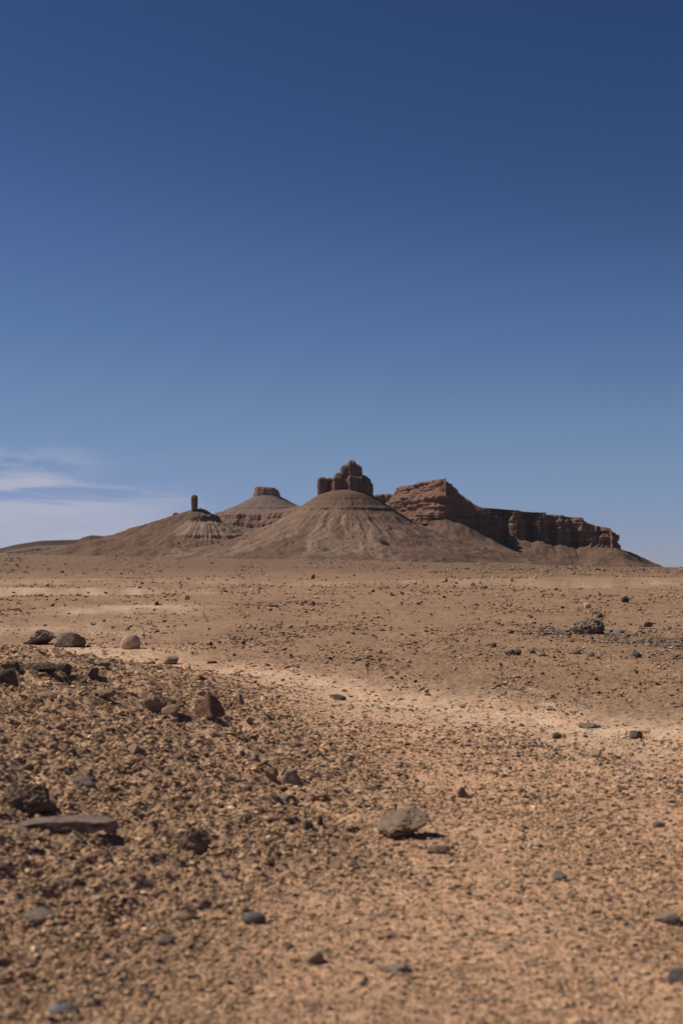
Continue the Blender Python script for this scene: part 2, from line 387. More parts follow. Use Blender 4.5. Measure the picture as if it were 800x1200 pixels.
# ------------------------------------------------------------------ cliff walls
def resample(ctrl, n, closed=True):
    c = np.array(ctrl, float)
    if closed: c = np.vstack([c, c[:1]])
    # corner-rounding by dense linear sampling + smoothing
    seg = np.hypot(*(np.diff(c[:, :2], axis=0).T)); L = np.concatenate([[0], np.cumsum(seg)])
    s = np.linspace(0, L[-1], n, endpoint=not closed)
    o = np.stack([np.interp(s, L, c[:, k]) for k in range(c.shape[1])], 1)
    return o, s, L[-1]
def cliff(name, ctrl, n, nv, spine, seed, tiers, butt=9, flute=2.6, parent=None, smoothn=7, wl=46.0, rimn=1.2, mat=CLIFF, rings=6):
    """ctrl rows: x, y, z of rim, z of foot, ledge factor, buttress factor; anticlockwise seen from above."""
    o, s, L = resample(ctrl, n)
    k = np.ones(smoothn)/smoothn
    for c in range(o.shape[1]):
        a = np.concatenate([o[-smoothn:, c], o[:, c], o[:smoothn, c]]); a = np.convolve(a, k, 'same'); o[:, c] = a[smoothn:-smoothn]
    d = np.roll(o[:, :2], -2, 0)-np.roll(o[:, :2], 2, 0); d /= np.maximum(np.hypot(d[:, 0], d[:, 1])[:, None], 1e-9)
    nrm = np.stack([d[:, 1], -d[:, 0]], 1)                # outward
    kk = 31; q = np.ones(kk)/kk
    for c in (0, 1):
        a = np.concatenate([nrm[-kk:, c], nrm[:, c], nrm[:kk, c]]); nrm[:, c] = np.convolve(a, q, 'same')[kk:-kk]
    nrm /= np.maximum(np.hypot(nrm[:, 0], nrm[:, 1])[:, None], 1e-9)
    ang = 2*math.pi*s/L; rr = L/(2*math.pi)
    cu, cv = np.cos(ang)*rr, np.sin(ang)*rr
    v = np.linspace(0, 1, nv)[:, None]                     # 0 top .. 1 foot
    zt = o[:, 2]+rimn*fbm(cu/9, cv/9, None, seed+1, 3)+rimn*1.4*np.round(1.3*vnoise(cu/24, cv/24, None, seed+2))
    zf = o[:, 3]-8.0
    Z = zt[None]*(1-v)+zf[None]*v
    hgt = (zt-zf)[None]
    # tiered profile: how far each level stands out
    tp = np.array(tiers, float)
    prof = np.interp(v, tp[:, 0], tp[:, 1])                # 0..1
    led = o[:, 4][None]*np.interp(v+0.07*vnoise(cu/13, cv/13, None, seed+15)[None], tp[:, 0], tp[:, 1])*hgt*(1+0.35*fbm(cu/11, cv/11, None, seed+16, 3)[None])
    V = v*np.ones_like(cu)[None]
    CU = cu[None]*np.ones_like(v); CV = cv[None]*np.ones_like(v)
    bf = o[:, 5][None]
    bu = ridge(CU/wl, CV/wl, seed+3, 2, 0.5)
    bu = bf*butt*(bu-0.2)*(0.55+0.6*V)
    fl = -flute*(1-np.abs(vnoise(CU/8, CV/8, Z/90, seed+5)))**2.2*1.5-flute*0.8*np.abs(vnoise(CU/4.6, CV/4.6, Z/50, seed+6))
    fl *= (0.5+0.8*sst(vnoise(CU/19, CV/19, Z/22, seed+8), -0.5, 0.6))
    strat = flute*0.28*vnoise(Z/3.1+0.02*CU, CU/70, None, seed+9)+flute*0.18*vnoise(Z/1.3, CV/30, None, seed+10)
    rough = flute*0.4*fbm(CU/4, CV/4, Z/4, seed+11, 3)
    rnd = -3.2*np.exp(-(V*hgt)/2.2)
    off = led+bu+fl+strat+rough+rnd
    X = o[:, 0][None]+nrm[:, 0][None]*off; Y = o[:, 1][None]+nrm[:, 1][None]*off
    # top: rings that run in to the spine
    sp = np.array(spine, float)
    best = None
    for a, b in zip(sp[:-1], sp[1:]):
        ab = b-a; t = np.clip(((X[0]-a[0])*ab[0]+(Y[0]-a[1])*ab[1])/(ab[0]**2+ab[1]**2+1e-9), 0, 1)
        q3 = a[None]+t[:, None]*ab[None]; dd = (q3[:, 0]-X[0])**2+(q3[:, 1]-Y[0])**2
        if best is None: best, bq = dd, q3
        else:
            w = dd < best; best = np.where(w, dd, best); bq = np.where(w[:, None], q3, bq)
    tx, ty, tz = [], [], []
    for i in range(rings, 0, -1):
        f = (i/rings)**1.4
        tx.append(X[0]*(1-f)+bq[:, 0]*f); ty.append(Y[0]*(1-f)+bq[:, 1]*f)
        tz.append(Z[0]*(1-f)+bq[:, 2]*f+0.5*fbm(tx[-1]/8, ty[-1]/8, None, seed+12, 3)*(1-f))
    X = np.vstack([np.array(tx), X]); Y = np.vstack([np.array(ty), Y]); Z = np.vstack([np.array(tz), Z])
    X, Y, Z = X[::-1], Y[::-1], Z[::-1]
    slope = np.gradient(prof[:, 0]) if False else None
    pal = np.zeros_like(X); dk = np.zeros_like(X)
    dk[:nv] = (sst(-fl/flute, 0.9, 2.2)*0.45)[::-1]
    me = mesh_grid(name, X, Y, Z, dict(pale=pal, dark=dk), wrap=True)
    ob = link(name, me, mat, parent); return ob
def W(px, row_top, row_foot, d, led=0.0, bf=1.0):
    a = P(px, row_top, d); return (a[0], a[1], a[2], P(px, row_foot, d)[2], led, bf)

# --- cap of the far cone
cx, cy = c2[0], c2[1]; K = D2/F
ell = []
for i in range(40):
    a = 2*math.pi*i/40; s_ = abs(math.cos(a))**0.7*math.copysign(1, math.cos(a)); q_ = abs(math.sin(a))**0.7*math.copysign(1, math.sin(a))
    px = 313+15.2*s_; d = D2+20*q_
    ell.append(W(px, 570.2+(2.2 if px > 324 else 0)+0.05*(px-300), 581.5+0.12*abs(px-313), d, 0.08, 0.35))
cap = cliff('cap_rock', ell, 360, 22, [P(306, 570.2, D2), P(320, 571.2, D2)], 101, [(0, 0), (0.35, 0.1), (0.45, 0.6), (1, 1)], butt=2.0, flute=1.8, wl=22, rimn=0.5)
tag(cap, 'small flat dark cap of rock on top of the distant cone', 'rock outcrop')

# --- plateau rim behind: runs from the far cone past the crown to the big mesa
rim = [W(246, 607, 612, 2240, .5, .6), W(262, 602, 617, 2180, .5, .8), W(300, 601.5, 618, 2150, .5, .8), W(330, 600, 618, 2100, .5, .8), W(350, 596, 616, 2060, .5, .8), W(362, 592.5, 614, 2030, .5, .8), W(380, 586, 610, 2020, .5, .8),
       W(420, 580, 606, 2010, .5, .8), W(445, 579, 597, 2000, .4, .8), W(475, 578, 597, 2000, .3, .5), W(500, 580, 597, 2080, .2, .5),
       W(480, 580, 597, 2250, .2, .5), W(400, 586, 600, 2300, .2, .5), W(300, 601, 612, 2380, .2, .5)]
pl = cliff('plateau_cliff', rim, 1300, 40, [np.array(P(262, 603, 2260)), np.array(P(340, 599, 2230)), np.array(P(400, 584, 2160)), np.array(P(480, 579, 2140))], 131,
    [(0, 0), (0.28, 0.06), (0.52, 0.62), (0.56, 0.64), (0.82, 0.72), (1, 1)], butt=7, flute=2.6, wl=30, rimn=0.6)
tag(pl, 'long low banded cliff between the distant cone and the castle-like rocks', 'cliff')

# --- big mesa on the right
mesa = [
    W(463, 571.5, 600, 1800, .54, .7), W(468, 570, 603, 1740, .54, .8), W(480, 566.5, 606, 1690, .54, .8), W(498, 562.5, 606, 1630, .54, .8), W(514, 560.2, 606, 1580, .46, .5),
    W(523, 560.8, 608, 1572, .10, .4), W(531, 565.0, 612, 1590, .04, .5), W(540, 573.5, 617, 1612, .03, .7), W(547, 583.0, 621, 1632, .03, .8), W(556, 592.3, 626, 1650, .03, .8), W(566, 595.5, 630, 1665, .02, .9), W(580, 597, 637, 1690, .02, 1.3), W(589, 597.5, 640, 1702, .02, .3),
    W(595, 597.8, 639, 1701, .04, .4), W(603, 598.3, 635.5, 1683, .10, .6), W(613, 599.3, 634, 1682, .10, .6), W(617, 599.6, 636, 1700, .06, .5), W(623, 600.2, 635, 1700, .06, .5), W(631, 601, 634.5, 1682, .12, .6), W(640, 602, 637, 1684, .1, .6),
    W(644, 602.4, 639, 1698, .06, .5), W(650, 603.2, 639, 1698, .06, .5), W(657, 604, 638.5, 1682, .12, .6), W(667, 605.2, 640, 1688, .08, .6), W(670, 605.5, 641, 1697, .05, .5), W(676, 606.3, 641, 1694, .05, .6), W(681, 607.5, 641, 1688, .06, .8),
    W(684, 613.5, 641, 1684, .05, .8), W(702, 617, 643, 1676, .05, .9), W(719, 620.0, 644, 1668, .03, .5), W(724.5, 624, 645, 1690, .02, .4), W(724.5, 628, 647, 1790, .02, .5),
    W(700, 622, 640, 1900, .05, 1), W(640, 608, 636, 1920, .05, 1), W(580, 608, 630, 1920, .05, 1), W(530, 600, 620, 1930, .05, 1), W(480, 577, 605, 1930, .05, 1)]
spn = [P(480, 572, 1830), P(505, 566, 1740), P(518, 563.5, 1650), P(529, 575, 1670), P(541, 588, 1700), P(552, 598, 1730), P(565, 603, 1760), P(600, 604, 1790), P(650, 604, 1790), P(680, 608, 1790), P(700, 619, 1790), P(715, 622, 1780)]
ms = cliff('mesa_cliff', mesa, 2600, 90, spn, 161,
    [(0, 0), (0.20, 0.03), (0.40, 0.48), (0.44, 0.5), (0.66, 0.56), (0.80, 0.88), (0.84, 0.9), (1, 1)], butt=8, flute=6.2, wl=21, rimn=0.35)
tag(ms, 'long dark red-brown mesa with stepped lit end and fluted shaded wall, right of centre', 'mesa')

# --- skirt of rubble below the mesa and the plateau: height field falling away from the walls
def skirt(name, ctrl, x0, x1, y0, y1, nx, ny, grad, label, seed, mat, bands=(), closed=True, palef=None, capz=None):
    c = np.array(ctrl, float)
    if closed: c = np.vstack([c, c[:1]])
    dens, s, L = resample(ctrl, 260, closed)
    xs = np.linspace(x0, x1, nx); ys = y0+(y1-y0)*np.linspace(0, 1, ny)
    X, Y = np.meshgrid(xs, ys)
    best = np.full(X.shape, 1e18); zf = np.zeros(X.shape); uu = np.zeros(X.shape)
    wsum = np.zeros(X.shape); zs = np.zeros(X.shape)
    for i in range(len(dens)):
        q = dens[i]; dd = (X-q[0])**2+(Y-q[1])**2
        w = dd < best; best = np.where(w, dd, best); uu = np.where(w, s[i], uu)
        wt = 1/(dd+60.0)**2; wsum += wt; zs += wt*q[3]
    zf = zs/wsum; dist = np.sqrt(best); dist = np.maximum(dist+7*fbm(X/17, Y/17, None, seed+21, 3)*np.clip(dist/15, 0, 1), 0)
    # inside test
    ins = np.zeros(X.shape, bool)
    for a, b in zip(c[:-1], c[1:]):
        cond = ((a[1] > Y) != (b[1] > Y)) & (X < (b[0]-a[0])*(Y-a[1])/(b[1]-a[1]+1e-12)+a[0]); ins ^= cond
    g = np.array(grad, float)
    drop = np.interp(dist, g[:, 0], g[:, 1])
    gl = ridge(uu/26+0.004*dist, dist/240, seed, 3)
    s_ = -drop+(2.4*(gl-0.3)+1.6*fbm(X/24, Y/24, None, seed+3, 4))*sst(drop, 1, 16)+0.5*fbm(X/5, Y/5, None, seed+5, 3)
    bl = [(b0, cc, w, sst(fbm(X/40+i*7, Y/60, None, seed+11+i, 2), -0.2, 0.2)*(sst(400+F*X/Y, 545, 525) if seed == 201 else 1)) for i, (b0, cc, w) in enumerate(bands)]
    z = zf+terrace(s_, bl)+2.5
    z = np.where(ins, zf-2-np.minimum(dist, 30)*0.1, z)
    pale = np.zeros_like(z) if palef is None else palef(X, Y, drop, uu)
    dark = np.zeros_like(z)
    for (b0, cc, w), (_, _, _, k) in zip(bands, bl): dark = np.maximum(dark, np.exp(-((s_-b0)/(w*0.2))**2)*k*0.8)
    me = mesh_grid(name, X, Y, z, dict(pale=np.clip(pale, 0, 1), dark=dark))
    o = link(name, me, mat); tag(o, label, kind='structure'); return o
def palem(X, Y, drop, uu):
    px = 400+F*X/Y
    a = sst(fbm(X/22, Y/60+drop/50, None, 191, 4), -0.15, 0.4)*sst(drop, 8, 16)*sst(drop, 46, 28)*sst(px, 480, 497)*sst(px, 536, 520)*0.95
    b = sst(fbm(uu/17, drop/60, None, 193, 3), 0.15, 0.5)*0.40*sst(drop, 10, 25)*sst(drop, 60, 40)
    return np.maximum(a, b)
skirt('hill', mesa, P(420, 600, 1600)[0], P(830, 600, 1700)[0], 1180, 2050, 560, 330,
      [(0, 0), (12, 6), (30, 15.5), (55, 26), (90, 37), (140, 49), (200, 59), (300, 72), (500, 95)],
      'rubble slope spreading below the dark wall of the long mesa', 201, TALUS, bands=[(-9, 6, 6), (-21, 4, 5)], palef=palem)
skirt('hill', rim, P(225, 600, 2200)[0], P(520, 600, 2000)[0], 1650, 2450, 380, 200,
      [(0, 0), (10, 6), (40, 17), (100, 34), (180, 48), (400, 85)],
      'low rubble slope below the banded cliff behind the spire hill', 231, FARROCK, bands=[(-14, 4, 6)])

# --- low ridge at far left
def left_ridge():
    crest = [(-260, 652), (-120, 650), (-40, 648), (0, 644), (22, 638.5), (50, 634), (92, 632.5), (97, 630), (106, 627.5), (120, 628.5), (150, 624.5), (175, 619), (200, 612), (235, 610), (300, 620), (360, 640)]
    D = 2000.0
    xs = np.linspace(P(-260, 0, D)[0], P(360, 0, D)[0], 620); ts = np.linspace(0, 1, 130)
    X, T = np.meshgrid(xs, ts)
    px = 400+F*X/D
    yc = D+30*fbm(xs/90, xs*0, None, 5, 2)[None]
    Y = yc-330*(1-T)+0*X
    Y = np.where(T > 0.72, yc+(T-0.72)/0.28*260, yc-330*(0.72-T)/0.72)
    dist = np.abs(Y-yc)
    zc = H+(EYE-interp(px, crest))/F*D
    drop = np.interp(dist, [0, 25, 45, 120, 330], [0, 2, 9, 24, 62])
    s = -drop+1.8*fbm(X/26, Y/26, None, 301, 4)*sst(drop, 0.2, 10)+1.6*(ridge(X/30, Y/120, 305, 3)-0.3)*sst(drop, 2, 12)
    k = sst(fbm(X/55, Y/200, None, 311, 2), -0.45, -0.1)
    z = zc+terrace(s, [(-3.5, 6.5, 5, k), (-13, 4.5, 5, k)])
    dark = np.exp(-((s+3.5)/1.2)**2)*k*1.0+np.exp(-((s+13)/1.2)**2)*k*0.9
    me = mesh_grid('hill', X, Y, z, dict(pale=0*z, dark=np.clip(dark, 0, 1)))
    tag(link('hill', me, FARROCK), 'long low ridge with dark ledges trailing off at the left edge', kind='structure')
left_ridge()

# --- rounded rock columns
def pillar_mesh(name, w, dpt, hgt, seed, top=0.22, taper=0.12, bulge=0.0, lean=0.0, nth=72, nz=56, chip=0.09):
    rng = random.Random(seed)
    th = np.linspace(0, 2*math.pi, nth, endpoint=False)
    v = np.linspace(0, 1, nz)
    v = np.concatenate([v*(1-top), 1-top+top*np.sin(np.linspace(0, math.pi/2, 22))[1:]])
    T, V = np.meshgrid(th, v)
    e = 0.8
    cx_ = np.sign(np.cos(T))*np.abs(np.cos(T))**e; sy_ = np.sign(np.sin(T))*np.abs(np.sin(T))**e
    r = 1-taper*V+bulge*np.exp(-((V-0.8)/0.16)**2)
    tt = np.clip((V-(1-top))/top, 0, 1); r = r*np.sqrt(np.clip(1-tt**2.6, 0, 1))
    z = V*hgt
    u, q = np.cos(T)*1.7, np.sin(T)*1.7
    R = r*(1.06-chip*2.4*(1-np.abs(vnoise(u*2.1, q*2.1, V*0.6, seed)))**3+chip*0.45*vnoise(z/3.0, T*0+seed, None, seed+1)+chip*0.3*vnoise(z/1.1, u, None, seed+2)+chip*1.6*fbm(u*2, q*2, V*3.0, seed+3, 4, .6))
    X = R*cx_*w/2+lean*V*w; Y = R*sy_*dpt/2; Z = z+0.03*hgt*fbm(u, q, V*2, seed+7, 2)
    return mesh_grid(name, X, Y, Z, dict(pale=0*X, dark=sst(1-np.abs(vnoise(u*2.1, q*2.1, V*0.6, seed)), 0.75, 1.0)*0.5), wrap=True)

K = K0
crown = bpy.data.objects.new('castle_rock', None); scene.collection.objects.link(crown)
crown.location = P(405, 582, D0)
tag(crown, 'castle-like cluster of rounded red rock towers crowning the middle cone', 'rock formation')
cols = [ # px centre, width, top row, depth offset, thickness, foot row, rounding
    (377.9, 11.5, 559.3, 4, 12, 586, .17), (386.0, 9.5, 560.0, 12, 12, 588, .15), (395.2, 12.5, 557.6, -4, 14, 588, .17), (397.0, 10.0, 553.8, 7, 12, 588, .14),
    (404.6, 11.5, 545.0, 8, 15, 588, .12), (412.0, 11.0, 540.2, 5, 14, 588, .13), (419.8, 8.8, 544.8, 9, 13, 588, .14), (412.0, 10.5, 556.8, -8, 13, 588, .16),
    (404.0, 8.5, 562.0, -3, 10, 588, .2), (420.5, 12.5, 558.3, -2, 16, 590, .11), (427.8, 12.0, 559.6, 4, 18, 592, .14), (432.2, 10.5, 564.6, 9, 17, 594, .22),
    (390.0, 13.0, 561.0, 16, 16, 590, .2), (409.0, 21.0, 550.0, 16, 20, 590, .12), (422.0, 20.0, 557.0, 18, 22, 592, .15), (388.5, 5.5, 567.0, 2, 7, 588, .2), (416.5, 6, 564.5, -9, 8, 590, .22), (426.0, 6, 566, -6, 8, 592, .2)]
for i, (px, w, top, dy, th_, foot, tp) in enumerate(cols):
    d = D0+dy*K; k = d/F
    q = P(px, foot, d); hg = (foot-top)*k
    me = pillar_mesh('rock_tower', w*k*1.10, th_*k, hg, 400+i*7, top=tp, taper=0.08, chip=0.115)
    o = link('rock_tower', me, CLIFF, crown, Vector(q)-crown.location)
# spire
k = D1/F
me = pillar_mesh('rock_spire', 7.4*k, 8*k, 18*k, 611, top=0.24, taper=0.04, bulge=0.10, chip=0.10)
sp = link('rock_spire', me, CLIFF, None, P(228, 598, D1-5)); tag(sp, 'thin upright finger of rock standing alone on the left hill', 'rock spire')
for (px, w, top, foot, lab) in ((234.5, 3.0, 595, 599, 'tiny rock stump just right of the foot of the thin spire'), (206, 8, 600.5, 606, 'small rock knob on the shoulder left of the thin spire')):
    me = pillar_mesh('rock_stump', w*k, w*k, (foot-top)*k, int(px*7), top=0.5, taper=0.2, chip=0.08, nth=32, nz=20)
    tag(link('rock_stump', me, CLIFF, None, P(px, foot, D1)), lab, 'rock outcrop')

# ------------------------------------------------------------------ stones
def ico(sub):
    bm = bmesh.new(); bmesh.ops.create_icosphere(bm, subdivisions=sub, radius=1.0)
    v = np.array([a.co[:] for a in bm.verts]); f = np.array([[a.index for a in fc.verts] for fc in bm.faces]); bm.free(); return v, f
ICO = {s: ico(s) for s in (1, 2, 3, 4, 5)}
def rock_mesh(name, seed, sub=3, planes=12, rough=0.06, cut=(0.55, 0.85), stretch=(1, .8, .6), fine=0.0):
    v, f = ICO[sub]; v = v.copy(); rs = np.random.RandomState(seed)
    for i in range(planes):
        n = rs.normal(size=3); n /= np.linalg.norm(n); c = rs.uniform(*cut)
        d = v@n; w = d > c; v[w] -= np.outer(d[w]-c, n)
    v = v*(1+rough*fbm(v[:, 0]*1.8+seed, v[:, 1]*1.8, v[:, 2]*1.8, seed, 3))[:, None]
    if fine: v = v*(1+fine*fbm(v[:, 0]*7+seed, v[:, 1]*7, v[:, 2]*7, seed+5, 4, 0.65))[:, None]
    lo, hi = v.min(0), v.max(0); v = (v-(lo+hi)/2)/((hi-lo)/2)
    v = v*np.array(stretch)
    me = mesh_raw(name, v, f, None, smooth=False)
    me.shade_smooth() if False else None
    if sub >= 3: 
        me.polygons.foreach_set('use_smooth', np.ones(len(f), bool)); me.set_sharp_from_angle(angle=math.radians(32))
    return me
def hull_mesh(name, seed, pts, cuts=4, noise=0.05, fine=0.02, bev=0.08):
    bm = bmesh.new(); rs = np.random.RandomState(seed)
    for p in pts: bm.verts.new(np.array(p)+rs.normal(0, .03, 3))
    bmesh.ops.convex_hull(bm, input=list(bm.verts))
    bmesh.ops.delete(bm, geom=[v for v in bm.verts if not v.link_faces], context='VERTS')
    bmesh.ops.dissolve_limit(bm, angle_limit=math.radians(12), verts=list(bm.verts), edges=list(bm.edges))
    bmesh.ops.bevel(bm, geom=list(bm.edges), offset=bev, segments=2, profile=0.6, affect='EDGES', clamp_overlap=True)
    bmesh.ops.triangulate(bm, faces=bm.faces)
    for i in range(cuts):
        L = 0.75*0.55**i
        es = [e for e in bm.edges if e.calc_length() > L]
        if es: bmesh.ops.subdivide_edges(bm, edges=es, cuts=1); bmesh.ops.triangulate(bm, faces=bm.faces)
    bm.normal_update()
    v = np.array([a.co[:] for a in bm.verts]); n = np.array([a.normal[:] for a in bm.verts]); f = np.array([[a.index for a in fc.verts] for fc in bm.faces]); bm.free()
    d = noise*fbm(v[:, 0]*1.7+seed, v[:, 1]*1.7, v[:, 2]*1.7, seed, 3)+fine*fbm(v[:, 0]*6, v[:, 1]*6+seed, v[:, 2]*6, seed+3, 4, .65)
    v = v+n*d[:, None]
    lo, hi = v.min(0), v.max(0); v = (v-(lo+hi)/2)/((hi-lo)/2)
    me = mesh_raw(name, v, f); me.set_sharp_from_angle(angle=math.radians(38)); return me
PEAK = [(-1, -.3, -1), (-.7, .8, -1), (.9, .8, -1), (1, -.2, -1), (.2, -1, -1), (-.95, -.2, -.3), (-.1, .1, 1), (.35, .3, .8), (.95, 0, -.45), (-.5, .6, .2)]
PROP = [(-1, -.2, .1), (-.8, .5, .6), (-.2, .7, 1), (.5, .6, .9), (1, .1, .45), (.9, -.5, .15), (.35, -.9, .1), (-.6, -.75, .0), (-.85, .0, -.9), (-.7, .7, -1), (-.5, -.5, -.9), (.25, -.2, -1), (.45, .5, -1), (.8, .5, -.5), (-.1, -.5, .7)]
WEDGE = [(-1, .2, -1), (-.85, -.5, -1), (-.35, -.45, .8), (.15, -.6, 1), (.1, .5, 1), (.35, -.8, -1), (.95, .1, -1), (.7, .8, -1), (-.5, .7, .6), (-1, .8, -1)]
def rock_mat(name, a, b_, inst=False, scale=6.0, dusty=(0.40, 0.25, 0.155), dust=0.5, bd=0.03):
    m, nt, b = new_mat(name, 0.9); t = NT(nt)
    co = t.coord('Object')
    n = t.noise(co, scale*0.5, 7, 0.65)
    if inst:
        c = t.attr('tint', 'INSTANCER', 'Color')
        c = t.mix(t.rng(n, 0.3, 0.7, 0.0, 0.45), c, t.mix(1.0, c, (0.55, 0.52, 0.5), 'MULTIPLY'))
    else:
        oi = nt.nodes.new('ShaderNodeObjectInfo')
        c = t.mix(t.rng(n, 0.32, 0.68), a, b_)
        rv = t.rng(oi.outputs['Random'], 0, 1, 0.75, 1.25, False)
        g = nt.nodes.new('ShaderNodeCombineColor'); [t.l.new(rv, g.inputs[i]) for i in range(3)]
        c = t.mix(1.0, c, g.outputs[0], 'MULTIPLY')
        geo = nt.nodes.new('ShaderNodeNewGeometry'); up = t.sepx(geo.outputs['Normal'])[2]
        du = t.math('MULTIPLY', t.rng(t.noise(co, scale*0.9, 6, 0.7), 0.42, 0.62), dust)
        c = t.mix(du, c, dusty)
        c = t.mix(t.rng(t.noise(co, scale*2.5, 5, 0.7), 0.56, 0.68, 0, 0.6), c, tuple(q*0.45 for q in a))
    t.put(b.inputs['Base Color'], c)
    if not inst: t.l.new(t.bump(t.noise(co, scale, 9, 0.72), bd*0.12, 0.8), b.inputs['Normal'])
    return m
BROWN = rock_mat('brown_stone', (0.20, 0.132, 0.092), (0.32, 0.212, 0.15))
TAN = rock_mat('tan_stone', (0.20, 0.135, 0.093), (0.34, 0.232, 0.16), dust=0.5)
GREY = rock_mat('grey_stone', (0.155, 0.12, 0.095), (0.25, 0.195, 0.155), dust=0.35)
BLUE = rock_mat('blue_grey_stone', (0.135, 0.128, 0.126), (0.20, 0.188, 0.18), dust=0.15)
DARK = rock_mat('dark_varnished_stone', (0.06, 0.045, 0.038), (0.12, 0.088, 0.072), dust=0.2)
RED = rock_mat('red_brown_stone', (0.12, 0.062, 0.045), (0.20, 0.105, 0.07), dust=0.25)
SANDY = rock_mat('sandy_stone', (0.36, 0.25, 0.172), (0.48, 0.345, 0.245), dust=0.3)
UMBER = rock_mat('umber_stone', (0.115, 0.08, 0.058), (0.21, 0.148, 0.105), dust=0.3)
PALE = rock_mat('pale_yellow_stone', (0.50, 0.36, 0.22), (0.62, 0.48, 0.32), dust=0.1)
GRAVEL = rock_mat('gravel_stone', None, None, inst=True)

MARCH = np.concatenate([np.arange(2.4, 12, 0.02), np.arange(12, 60, 0.1), np.arange(60, 400, 0.7)])
def at(px, row):                         # where the sight line (px,row) meets the ground
    x = (px-400)/F*MARCH; z = H+(EYE-row)/F*MARCH
    g = ground_z(x, MARCH); w = np.nonzero(z <= g)[0]
    i = w[0] if len(w) else len(MARCH)-1
    return x[i], MARCH[i], g[i]

def place_rock(name, label, cat, px, base, w, h, mat, seed, depth=0.8, sink=0.22, rz=0.0, tilt=(0, 0), sub=5, planes=12, rough=0.07, fine=0.05, cut=(0.55, 0.85), group=None, hull=None):
    x, y, g = at(px, base)
    k = y/F; wx = w*k/2; hz = h*k/(2*(1-sink))
    y2 = y+wx*depth*0.6; x2 = x*y2/y
    me = hull_mesh(name, seed, hull, fine=fine, noise=rough) if hull else rock_mesh(name, seed, sub, planes, rough, cut, (1, 1, 1), fine)
    o = link(name, me, mat)
    o.location = (x2, y2, float(ground_z(np.array([x2]), np.array([y2]))[0])+hz*(1-2*sink))
    o.scale = (wx, wx*depth, hz); o.rotation_euler = (tilt[0], tilt[1], rz)
    return tag(o, label, cat, group)

